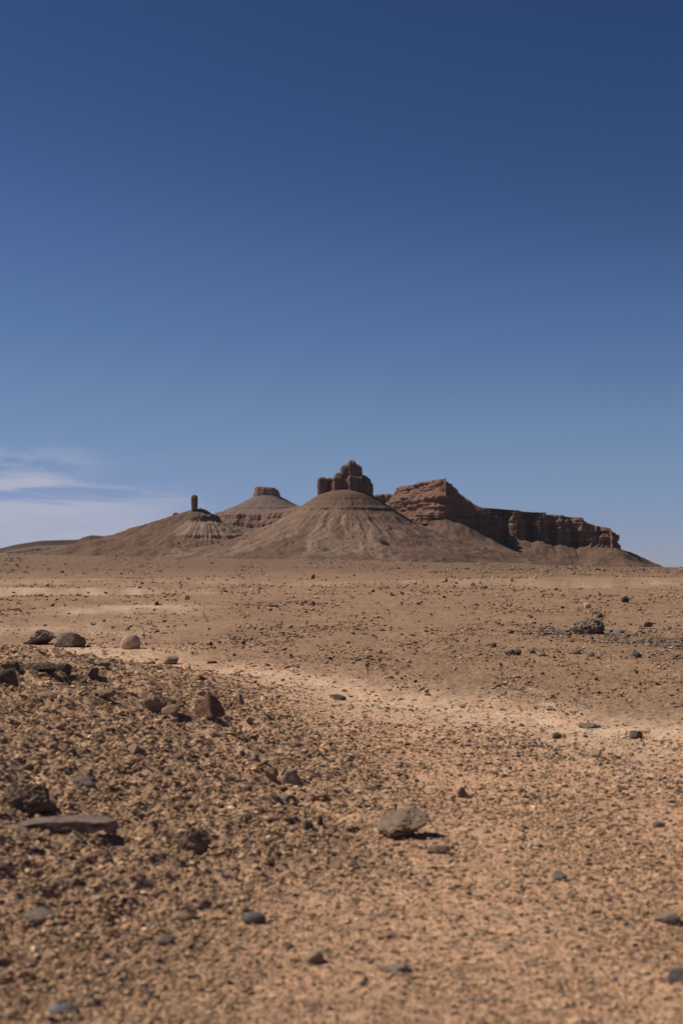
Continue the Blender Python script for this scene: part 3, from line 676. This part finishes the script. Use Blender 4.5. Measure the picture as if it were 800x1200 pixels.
heroes = [
 ('rock', 'long dark ledge of rock along the crest of the mound near the left edge', 'rock', 46, 788, 52, 12, DARK, 61, dict(fine=.14, rough=.2, sink=.3)),
 ('stone', 'dark blocky lump on the mound between the crest ledge and the left edge', 'stone', 12, 786, 22, 10, DARK, 62, dict(fine=.1)),
 ('stone', 'dark angular rubble clump on the sand right of the mound, near the right edge', 'stone', 690, 853, 26, 6, GREY, 63, dict(fine=.2, rough=.3, sink=.35)),
 ('rock', 'pointed brown lump breaking the top right slope of the mound', 'rock', 180, 834, 34, 16, BROWN, 64, dict(fine=.16, rough=.25, sink=.3)),
 ('boulder', 'low dark grey boulder left of its twin at the left edge behind the gravel mound', 'boulder', 45, 756, 40, 17, GREY, 1, dict(fine=.14, rough=.16, planes=8, cut=(.4, .75))),
 ('boulder', 'dark blue-grey boulder touching the right of another boulder, behind the gravel mound', 'boulder', 82, 759, 38, 17, GREY, 2, dict(fine=.12, rough=.14, planes=9, cut=(.4, .75), rz=.3)),
 ('boulder', 'rounded pale tan boulder standing alone on the sand right of the two dark boulders', 'boulder', 153, 761, 24, 17, SANDY, 3, dict(planes=6, cut=(.7, .95), fine=.04)),
 ('stone', 'angular red-brown stone with a peaked top on the edge of the gravel mound', 'stone', 246, 843, 36, 24, RED, 14, dict(hull=PEAK, fine=.03, rough=.05, sink=.1)),
 ('stone', 'smooth wedge-shaped grey-brown stone with a shaded right face in the foreground gravel', 'stone', 342, 922, 34, 23, GREY, 5, dict(hull=WEDGE, fine=.012, rough=.03, sink=.12)),
 ('stone', 'small dark stone tucked against the left of the smooth wedge-shaped stone', 'stone', 318, 920, 17, 13, BROWN, 6, {}),
 ('boulder', 'largest brown rock of the foreground, propped up over a black shadow', 'boulder', 472, 983, 64, 26, UMBER, 7, dict(hull=PROP, fine=.16, rough=.14, sink=.0, tilt=(.10, -.20), depth=1.0)),
 ('stone', 'rough lumpy brown rock to the right of the long flat slab', 'stone', 226, 997, 44, 34, UMBER, 28, dict(fine=.2, rough=.25, sink=.15, planes=8)),
 ('stone', 'rounded blue-grey pebble alone in the bottom foreground', 'stone', 298, 1084, 28, 14, BLUE, 9, dict(planes=6, cut=(.7, .95))),
 ('stone', 'dark little stone below and right of the big propped rock', 'stone', 655, 1033, 18, 10, BLUE, 10, dict(sink=.3)),
 ('stone', 'grey-brown stone at the right edge in the bottom foreground', 'stone', 782, 1083, 34, 10, GREY, 11, dict(sink=.5)),
 ('stone', 'flat blue-grey stone at the bottom left corner', 'stone', 74, 1190, 36, 10, BLUE, 12, dict(sink=.5)),
 ('stone', 'flat blue-grey stone cut by the right edge near the bottom corner', 'stone', 797, 1152, 38, 15, BLUE, 13, dict(sink=.5)),
 ('stone', 'flat grey stone half buried below the long slab at left', 'stone', 46, 1079, 56, 12, GREY, 34, dict(sink=.55)),
 ('stone', 'flat grey-brown stone lying below the lumpy brown rock', 'stone', 196, 1108, 34, 11, GREY, 15, dict(sink=.5, rz=.4)),
 ('stone', 'grey stone half buried right of the flat grey-brown stone in the foreground', 'stone', 218, 1080, 40, 11, BROWN, 16, dict(sink=.55)),
 ('stone', 'low grey stone half sunk in the sand at bottom centre', 'stone', 462, 1142, 44, 9, GREY, 17, dict(sink=.6)),
 ('stone', 'dark stone in a hollow at the bottom, left of centre', 'stone', 368, 1131, 24, 13, BROWN, 18, dict(sink=.3)),
 ('boulder', 'rough grey boulder heading the line of grey rubble on the plain at right', 'boulder', 688, 743, 42, 20, GREY, 19, dict(fine=.22, rough=.30, depth=1.0, planes=3, cut=(.75, .95))),
 ('stone', 'squarish black stone just above and right of the rough grey boulder', 'stone', 702, 724, 8, 6, DARK, 20, {}),
 ('stone', 'black stone farther out on the plain, above the squarish black one', 'stone', 732, 706, 10, 7, DARK, 21, {}),
 ('stone', 'cream stone on the plain above the rough grey boulder', 'stone', 688, 713, 9, 6, PALE, 22, {}),
 ('stone', 'cream yellow stone beside the grey gravel streak at right', 'stone', 698, 888, 13, 9, PALE, 23, {}),
 ('stone', 'dark stone on the sand near the right edge above the cream yellow stone', 'stone', 745, 866, 16, 9, DARK, 24, {}),
 ('stone', 'small upright grey stone with a shadow at its right, right of the wedge-shaped stone', 'stone', 541, 935, 12, 13, GREY, 25, {}),
 ('stone', 'flat grey stone on the pale track right of the tan boulder', 'stone', 200, 779, 19, 9, GREY, 26, dict(sink=.3)),
 ('stone', 'thin flat grey stone on the sand between the dark boulders and the mound', 'stone', 118, 781, 24, 6, GREY, 27, dict(sink=.3)),
 ('stone', 'small tan pyramid-shaped stone right of the peaked red-brown stone', 'stone', 281, 826, 13, 11, TAN, 48, dict(hull=PEAK)),
 ('stone', 'flat dark stone lying on the pale track at the middle', 'stone', 396, 820, 19, 6, DARK, 29, dict(sink=.3)),
 ('stone', 'dark reddish stone left of a close pair on the plain below the grey boulder', 'stone', 577, 759, 9, 6, DARK, 30, {}),
 ('stone', 'left dark stone of a close pair on the plain below the grey boulder', 'stone', 597, 768, 12, 7, DARK, 31, {}),
 ('stone', 'right dark stone of a close pair on the plain below the grey boulder', 'stone', 606, 768, 9, 7, RED, 32, {}),
 ('stone', 'black lump at the top of the gravel mound by the left edge', 'stone', 76, 791, 18, 15, DARK, 33, {}),
 ('stone', 'dark lump at the right end of a ledge on the mound top', 'stone', 109, 798, 16, 11, DARK, 44, {}),
 ('rock', 'dark rock cut by the left edge at the crest of the mound', 'rock', 8, 804, 30, 20, DARK, 35, {}),
 ('stone', 'flat brown slab-like stone on the upper mound near the left edge', 'stone', 59, 818, 34, 8, BROWN, 36, dict(planes=6, sink=.3)),
 ('stone', 'thin stone casting a black shadow below it on the upper mound', 'stone', 123, 820, 27, 9, BROWN, 37, dict(sink=.15, planes=6)),
 ('stone', 'grey-brown stone in the middle of the gravel mound above the long slab', 'stone', 96, 922, 40, 15, GREY, 38, dict(sink=.4, fine=.1)),
 ('rock', 'rough crumbling brown rock above the left end of the long slab', 'rock', 36, 955, 66, 26, UMBER, 39, dict(fine=.2, rough=.3, sink=.35)),
 ('stone', 'left of two little black stones between the lumpy rock and the big propped rock', 'stone', 361, 974, 13, 11, DARK, 40, {}),
 ('stone', 'right of two little black stones between the lumpy rock and the big propped rock', 'stone', 375, 970, 8, 12, DARK, 41, {}),
 ('stone', 'small grey stone at the lower right foot of the big propped rock', 'stone', 515, 1001, 24, 9, BROWN, 42, {}),
 ('stone', 'brown stone on the mound beside a small dark shadow, left of the red-brown stone', 'stone', 200, 838, 22, 12, BROWN, 43, {}),
 ('stone', 'dark stone in the sand near the right edge, below the grey gravel streak', 'stone', 772, 970, 16, 7, GREY, 45, dict(sink=.4)),
 ('stone', 'dark stone right of the centre, upper end of the foreground', 'stone', 652, 866, 12, 7, DARK, 46, {}),
]
for nm, lab, cat, px, base, w, h, mt, sd_, kw in heroes:
    place_rock(nm, lab, cat, px, base, w, h, mt, sd_*13+5, sub=(5 if w > 30 else 4 if w > 12 else 3), **kw)

# the long flat slab: tapered plank of layered stone
def slab():
    x, y, g = at(80, 979)
    k = y/F; bm = bmesh.new(); nx, ny = 40, 10
    L = 120*k; wd = 0.11; th_ = 9*k
    rs = np.random.RandomState(4)
    tops, bots = [], []
    for lay, zz in ((0, 0.0), (1, 0.45), (2, 0.6), (3, 1.0)):
        row = []
        for i in range(nx+1):
            u = i/nx
            half = wd/2*(1-0.25*u)*min(1, 0.55+4*u)*min(1, 0.3+6*(1-u))
            for j in range(ny+1):
                q = j/ny*2-1
                n = float(vnoise(np.array(u*9.0), np.array(q*2.0), None, 71)); ins = (0.0, 0.0, 0.006, 0.003)[lay]
                hh = th_*(0.75+0.5*min(1, 3*u))*(1-0.15*max(0, u-0.75)*4)
                X = (u-0.5)*L*(1-0.02*lay)+0.006*n; Y = q*(half-ins)+0.009*float(vnoise(np.array(u*6.0+lay), np.array(q), None, 72))
                row.append(bm.verts.new((X, Y, zz*hh+0.0025*float(vnoise(np.array(u*20.0), np.array(q*5.0), None, 73)))))
        tops.append(row)
    m = ny+1
    for i in range(nx):
        for j in range(ny):
            a, b2, c_, d_ = i*m+j, (i+1)*m+j, (i+1)*m+j+1, i*m+j+1
            bm.faces.new([tops[3][q] for q in (a, b2, c_, d_)]); bm.faces.new([tops[0][q] for q in (d_, c_, b2, a)])
    edge = [i*m for i in range(nx+1)]+[nx*m+j for j in range(1, m)]+[i*m+ny for i in range(nx-1, -1, -1)]+[j for j in range(ny-1, 0, -1)]
    for l in range(3):
        for a, b2 in zip(edge, edge[1:]+edge[:1]):
            bm.faces.new((tops[l][a], tops[l][b2], tops[l+1][b2], tops[l+1][a]))
    bmesh.ops.recalc_face_normals(bm, faces=bm.faces)
    me = bpy.data.meshes.new('slab'); bm.to_mesh(me); bm.free()
    o = link('slab', me, rock_mat('slab_stone', (0.17, 0.125, 0.102), (0.23, 0.165, 0.135), scale=9, dust=0.2, bd=0.002))
    yc = y+0.05; xc = x*yc/y
    gz = ground_z(np.array([xc-L/3, xc, xc+L/3]), np.array([yc]*3))
    o.location = (xc, yc, float(gz.max())-0.008); o.rotation_euler = (math.radians(4), math.radians(0.5), math.radians(2))
    tag(o, 'long thin flat slab of brown stone lying like a plank at left', 'stone slab')
slab()

# counted smaller stones: copies of a few kinds, each where one lies
rnd = random.Random(12)
kinds = {}
for nm, mt in (('dark', DARK), ('grey', GREY), ('brown', BROWN), ('tan', TAN), ('blue', BLUE), ('red', RED)):
    kinds[nm] = []
    for i in range(6):
        me = rock_mesh('stone', 900+i*11+len(nm)*131, 3, 8, .16, (.3, .72), (1, 1, 1), .10); me.materials.append(mt)
        kinds[nm].append(me)
taken = [(h[3], h[4], h[5]) for h in heroes]+[(80, 970, 120)]
def free(px, row, w): return all(abs(px-a) > (w+c)*0.55 or abs(row-b) > 16 for a, b, c in taken)
SHORT = {}
def _dir(dx, dy):
    v = 'behind' if dy < 0 else 'in front of'
    if abs(dx) > 3*abs(dy): return 'left of' if dx < 0 else 'right of'
    if abs(dy) > 1.6*abs(dx): return 'straight '+v
    return ('left and ' if dx < 0 else 'right and ')+v
used = set()
def stone_label(px, row, w, kd, flat):
    size = 'tiny' if w < 6 else 'small' if w < 12 else 'fist-sized' if w < 20 else 'chunky'
    shp = 'flat' if flat < .42 else 'blocky' if flat > .68 else 'low' if flat < .55 else 'rounded'
    col = {'dark': 'dark', 'grey': 'grey', 'brown': 'brown', 'tan': 'tan', 'blue': 'blue-grey', 'red': 'red-brown'}[kd]
    cand = sorted(LAND, key=lambda l: (l[0]-px)**2+(2.2*(l[1]-row))**2)
    for l in cand[:9]:
        d = math.hypot(px-l[0], 1.6*(row-l[1]))
        far = 'just ' if d < 38 else '' if d < 90 else 'some way '
        dd = _dir(px-l[0], 1.6*(row-l[1]))
        if far: dd = dd.replace('straight ', '')
        lab = f'{size} {shp} {col} stone {far}{dd} {l[2]}'
        if lab not in used: used.add(lab); return lab
    return None
LAND = [(45, 750, 'the left boulder of the dark pair'), (82, 750, 'the blue-grey boulder'), (153, 755, 'the rounded tan boulder'), (246, 835, 'the peaked red-brown stone'),
        (342, 914, 'the smooth wedge-shaped stone'), (472, 968, 'the big propped rock'), (80, 968, 'the long flat slab'), (226, 982, 'the lumpy brown rock'),
        (298, 1077, 'the blue-grey foreground pebble'), (655, 1028, 'the dark lower right stone'), (782, 1078, 'the right-edge foreground stone'), (462, 1140, 'the half-sunk bottom centre stone'),
        (688, 735, 'the rough grey boulder'), (732, 704, 'the farthest black stone'), (688, 710, 'the cream stone on the plain'), (698, 884, 'the cream yellow stone'), (745, 863, 'the dark track-side stone'),
        (541, 930, 'the upright grey stone'), (281, 822, 'the tan pyramid stone'), (396, 817, 'the flat dark track stone'), (600, 764, 'the close dark pair'), (36, 940, 'the crumbling brown rock'), (96, 913, 'the grey-brown mound stone'), (200, 776, 'the flat grey track stone'), (772, 968, 'the dark right-edge stone')]
def sprinkle(n, region, kset, wr, label, group, flat=(.35, .7)):
    x0, y0, x1, y1 = region; c = 0; tries = 0
    while c < n and tries < n*60:
        tries += 1
        px = rnd.uniform(x0, x1); row = rnd.uniform(y0, y1); w = wr[0]*(wr[1]/wr[0])**(rnd.random()**1.7)
        if callable(label): pass
        if group[1] == 'plain' and x0 == 0 and rnd.random() > max(0, min(1, float(fbm(np.array(px/55), np.array(row/13), None, 31, 3))*3+.35)): continue
        mz = zone_of(px, row)
        if mz != group[1]: continue
        if not free(px, row, w): continue
        kd = rnd.choice(kset); me = rnd.choice(kinds[kd])
        x, y, g = at(px, row); k = y/F; wx = w*k/2; hz = wx*(fl_ := rnd.uniform(*flat))*1.2
        o = bpy.data.objects.new('stone', me); scene.collection.objects.link(o)
        o.location = (x, y, g+hz*(0.35 if mz == 'plain' else 0.15)); o.scale = (wx, wx*rnd.uniform(.6, 1), hz); o.rotation_euler = (rnd.uniform(-.2, .2), rnd.uniform(-.2, .2), rnd.uniform(0, 6.28))
        tag(o, stone_label(px, row, w, kd, fl_) or label, 'stone', group[0]); taken.append((px, row, w)); c += 1
MB_ = [(0, 757), (130, 782), (200, 799), (300, 826), (430, 876), (560, 944), (700, 1014), (900, 1104)]
def zone_of(px, row):
    if row < interp(px, PATH)-14: return 'plain'
    if row > interp(px, MB_)+2 and px < interp(row, [(740, 700), (900, 560), (1000, 460), (1080, 330), (1200, 250)]): return 'mound'
    if row > interp(px, PATH)+22: return 'fore'
    return 'track'
sprinkle(40, (596, 731, 800, 772), ['grey', 'blue', 'dark', 'grey'], (5, 15), 'grey stone in the line of rubble trailing right from the rough grey boulder', ('grey rubble on the plain', 'plain'), (.3, .6))
sprinkle(46, (0, 676, 800, 800), ['dark', 'dark', 'brown', 'red'], (4, 8), 'small dark stone scattered on the brown plain beyond the pale track', ('stones on the plain', 'plain'), (.6, 1.0))
sprinkle(28, (100, 775, 800, 905), ['grey', 'dark', 'brown'], (5, 13), 'small flat stone lying on the pale sandy track', ('stones on the pale track', 'track'), (.25, .5))
sprinkle(70, (0, 775, 480, 1190), ['brown', 'brown', 'brown', 'tan', 'grey', 'tan'], (10, 22), 'brown chunk of stone among the coarse gravel of the left mound', ('stones on the gravel mound', 'mound'), (.4, .75))
sprinkle(56, (330, 850, 800, 1195), ['grey', 'brown', 'tan', 'blue', 'brown', 'tan', 'dark'], (6, 14), 'small stone on the fine sandy gravel of the right foreground', ('stones in the right foreground', 'fore'), (.35, .7))

# fallen blocks on the slopes, set where a sight line meets the rubble
bpy.context.view_layer.update(); dg = bpy.context.evaluated_depsgraph_get()
def on_slope(px, row, w, h, mat, label, group=None, seed=1):
    dv = Vector(((px-400)/F, 1, (EYE-row)/F)).normalized()
    hit, loc, nrm_, idx, ob, mx_ = scene.ray_cast(dg, Vector((0, 300, H))+Vector((dv.x/dv.y*300, 0, dv.z/dv.y*300)), dv)
    if not hit: return
    k = loc.y/F; me = rock_mesh('fallen_block', seed, 3, 8, .15, (.35, .75), (1, 1, 1), .1)
    o = link('fallen_block', me, mat); o.location = loc; o.scale = (w*k/2, w*k/2, h*k/2); o.rotation_euler = (0, 0, seed)
    tag(o, label, 'boulder', group)
on_slope(448, 636, 11, 7, DARK, 'dark block lying alone low on the right flank of the middle cone', None, 3)
on_slope(443, 633, 6, 4, DARK, 'smaller dark block just left of the lone block on the middle cone', None, 4)
rb = random.Random(8)
for i in range(34):
    zi = rb.randrange(3); px, row = ((rb.uniform(300, 520), rb.uniform(618, 655)), (rb.uniform(540, 700), rb.uniform(645, 656)), (rb.uniform(120, 300), rb.uniform(636, 652)))[zi]
    on_slope(px, row, rb.uniform(1.8, 3.8), rb.uniform(1.2, 2.4), rb.choice((BROWN, DARK, CLIFF, TAN)), ('tiny fallen block low on the slope of the middle cone', 'tiny fallen block below the long right-hand mesa', 'tiny fallen block low on the spire hill')[zi], ('blocks on the middle cone', 'blocks below the mesa', 'blocks on the spire hill')[zi], 10+i)

# ------------------------------------------------------------------ gravel: nobody could count it
def gravel():
    rs = np.random.RandomState(5)
    N = 560000
    px = rs.uniform(-170, 970, N); row = 668+(1290-668)*rs.uniform(0, 1, N)**1.0
    s = 1.5*rs.uniform(0, 1, N)**(-1/2.1)                       # size in sight units, heavy-tailed
    y = F*H/(row-EYE); x = (px-400)/F*y
    M = 60000; yf = 130*(1350/130)**rs.uniform(0, 1, M)**0.8; pf = rs.uniform(-170, 970, M)
    px = np.concatenate([px, pf]); y = np.concatenate([y, yf]); x = (px-400)/F*y; row = EYE+F*H/y
    s = np.concatenate([s, 1.25*rs.uniform(0, 1, M)**(-1/2.6)]); far_ = np.arange(N+M) >= N
    sa, mn, pl_, n, n2 = zones(x, y)
    s = s*(1+0.15*(row > 840))
    size = s*y/F
    keep = rs.uniform(0, 1, N+M)
    dens = 0.34+0.66*mn-0.08*pl_-0.27*sa*(1-mn)
    dens = dens*(0.55+0.9*sst(fbm(x/0.5, y/0.6, None, 61, 3), -0.5, 0.5)) 
    patch = 0.25+1.5*sst(n+0.5*n2, -0.25, 0.35); dens = dens*np.where((pl_ > .3) | far_, patch, 1)
    # grey gravel streak right of centre
    strk = np.exp(-((row-interp(px, [(600, 868), (700, 892), (800, 925), (950, 960)]))/(9+6*n2))**2)*sst(px, 560, 640)
    rub = np.exp(-((row-interp(px, [(600, 738), (700, 746), (800, 757), (950, 765)]))/8)**2)*sst(px, 590, 640)
    dens = dens+0.4*strk*sst(n2, -0.3, 0.4)+0.7*rub
    mx = np.where(mn > 0.4, 0.07, 0.042)*np.clip(y/6, 1, 8)
    mx = np.where(far_, 1.6, mx)
    ok = (keep < dens) & (s < (10+2*mn)*np.clip(row/1000, .35, 1.0)) & (size < mx) & (size > 0.0028) & (s > np.where(far_, 1.2, 1.5+0.35*(row > 900)))
    px, row, s, y, x, size, mn, pl_, sa, strk, rub = [a[ok] for a in (px, row, s, y, x, size, mn, pl_, sa, strk, rub)]
    n = len(x); z = ground_z(x, y)
    flat = rs.uniform(.35, .85, n)
    sc = np.stack([size/2*rs.uniform(.8, 1.25, n), size/2*rs.uniform(.6, 1, n), size/2*flat], 1)
    rot = np.stack([rs.normal(0, .25, n), rs.normal(0, .25, n), rs.uniform(0, 6.28, n)], 1)
    pal = np.array([(0.44, 0.28, 0.165), (0.35, 0.222, 0.13), (0.27, 0.175, 0.108), (0.17, 0.118, 0.08), (0.075, 0.055, 0.047), (0.15, 0.136, 0.128), (0.58, 0.42, 0.26), (0.20, 0.10, 0.07)])
    wts = {'f': [.38, .27, .12, .06, .03, .05, .07, .02], 'm': [.24, .30, .24, .10, .04, .02, .04, .02], 'p': [.16, .28, .27, .14, .07, .02, .02, .04]}
    u = rs.uniform(0, 1, n)
    def pick(w): return np.searchsorted(np.cumsum(w)/sum(w), u)
    z3 = np.where(mn > rs.uniform(0.2, .8, n), pick(wts['m']), np.where(pl_ > rs.uniform(.2, .8, n), pick(wts['p']), pick(wts['f'])))
    g = (strk*0.7 > rs.uniform(0.1, 1, n)) | (rub > rs.uniform(0.1, 1, n)); z3 = np.where(g, np.where(u < .7, 5, 4), z3)
    col = pal[np.clip(z3, 0, 7)]*rs.uniform(.75, 1.6, (n, 1))*(1+0.14*mn[:, None])
    me = bpy.data.meshes.new('gravel'); me.vertices.add(n)
    me.vertices.foreach_set('co', np.stack([x, y, z+sc[:, 2]*0.45], 1).astype(np.float32).ravel())
    for nm, a in (('scl', sc), ('rot', rot), ('tint', col)):
        at_ = me.attributes.new(nm, 'FLOAT_VECTOR', 'POINT'); at_.data.foreach_set('vector', a.astype(np.float32).ravel())
    me.update()
    o = link('gravel', me); me.materials.append(GRAVEL)
    src = bpy.data.collections.new('gravel_kinds')
    for i in range(9):
        rm = rock_mesh('gravel_piece', 1500+i*7, 2 if i < 6 else 1, 9, .12, (.42, .8)); rm.materials.append(GRAVEL)
        src.objects.link(bpy.data.objects.new('gravel_piece', rm))
    ng = bpy.data.node_groups.new('scatter_gravel', 'GeometryNodeTree')
    ng.interface.new_socket('Geometry', in_out='INPUT', socket_type='NodeSocketGeometry')
    ng.interface.new_socket('Geometry', in_out='OUTPUT', socket_type='NodeSocketGeometry')
    A = ng.nodes.new; gi = A('NodeGroupInput'); go = A('NodeGroupOutput'); ip = A('GeometryNodeInstanceOnPoints')
    ci = A('GeometryNodeCollectionInfo'); ci.inputs['Collection'].default_value = src
    ci.inputs['Separate Children'].default_value = True; ci.inputs['Reset Children'].default_value = True
    ns = A('GeometryNodeInputNamedAttribute'); ns.data_type = 'FLOAT_VECTOR'; ns.inputs['Name'].default_value = 'scl'
    nr_ = A('GeometryNodeInputNamedAttribute'); nr_.data_type = 'FLOAT_VECTOR'; nr_.inputs['Name'].default_value = 'rot'
    er = A('FunctionNodeEulerToRotation'); ri = A('FunctionNodeRandomValue'); ri.data_type = 'INT'
    ri.inputs[4].default_value = 0; ri.inputs[5].default_value = 8
    Lk = ng.links.new
    Lk(gi.outputs[0], ip.inputs['Points']); Lk(ci.outputs[0], ip.inputs['Instance']); ip.inputs['Pick Instance'].default_value = True
    Lk(ri.outputs[2], ip.inputs['Instance Index']); Lk(ns.outputs['Attribute'], ip.inputs['Scale'])
    Lk(nr_.outputs['Attribute'], er.inputs[0]); Lk(er.outputs[0], ip.inputs['Rotation']); Lk(ip.outputs[0], go.inputs[0])
    md = o.modifiers.new('scatter', 'NODES'); md.node_group = ng
    tag(o, 'loose brown, tan and grey gravel strewn over the whole plain', 'gravel', kind='stuff')
    print('gravel pieces', n)
gravel()

# ------------------------------------------------------------------ thin desert air
def haze():
    bm = bmesh.new(); bmesh.ops.create_cube(bm, size=1.0)
    me = bpy.data.meshes.new('haze'); bm.to_mesh(me); bm.free()
    o = link('haze', me); z0, z1 = -60.0, 175.0
    o.scale = (40000, 40000, z1-z0); o.location = (0, 0, (z0+z1)/2)
    m = bpy.data.materials.new('dusty_air'); m.use_nodes = True; nt = m.node_tree
    for n in list(nt.nodes): nt.nodes.remove(n)
    out = nt.nodes.new('ShaderNodeOutputMaterial'); v = nt.nodes.new('ShaderNodeVolumePrincipled')
    v.inputs['Color'].default_value = (0.80, 0.84, 0.92, 1); v.inputs['Density'].default_value = HAZE; v.inputs['Anisotropy'].default_value = 0.2
    nt.links.new(v.outputs[0], out.inputs['Volume']); me.materials.append(m)
    tag(o, 'thin pale dust haze in the air over the plain', kind='stuff')
HAZE = 0.000018
haze()
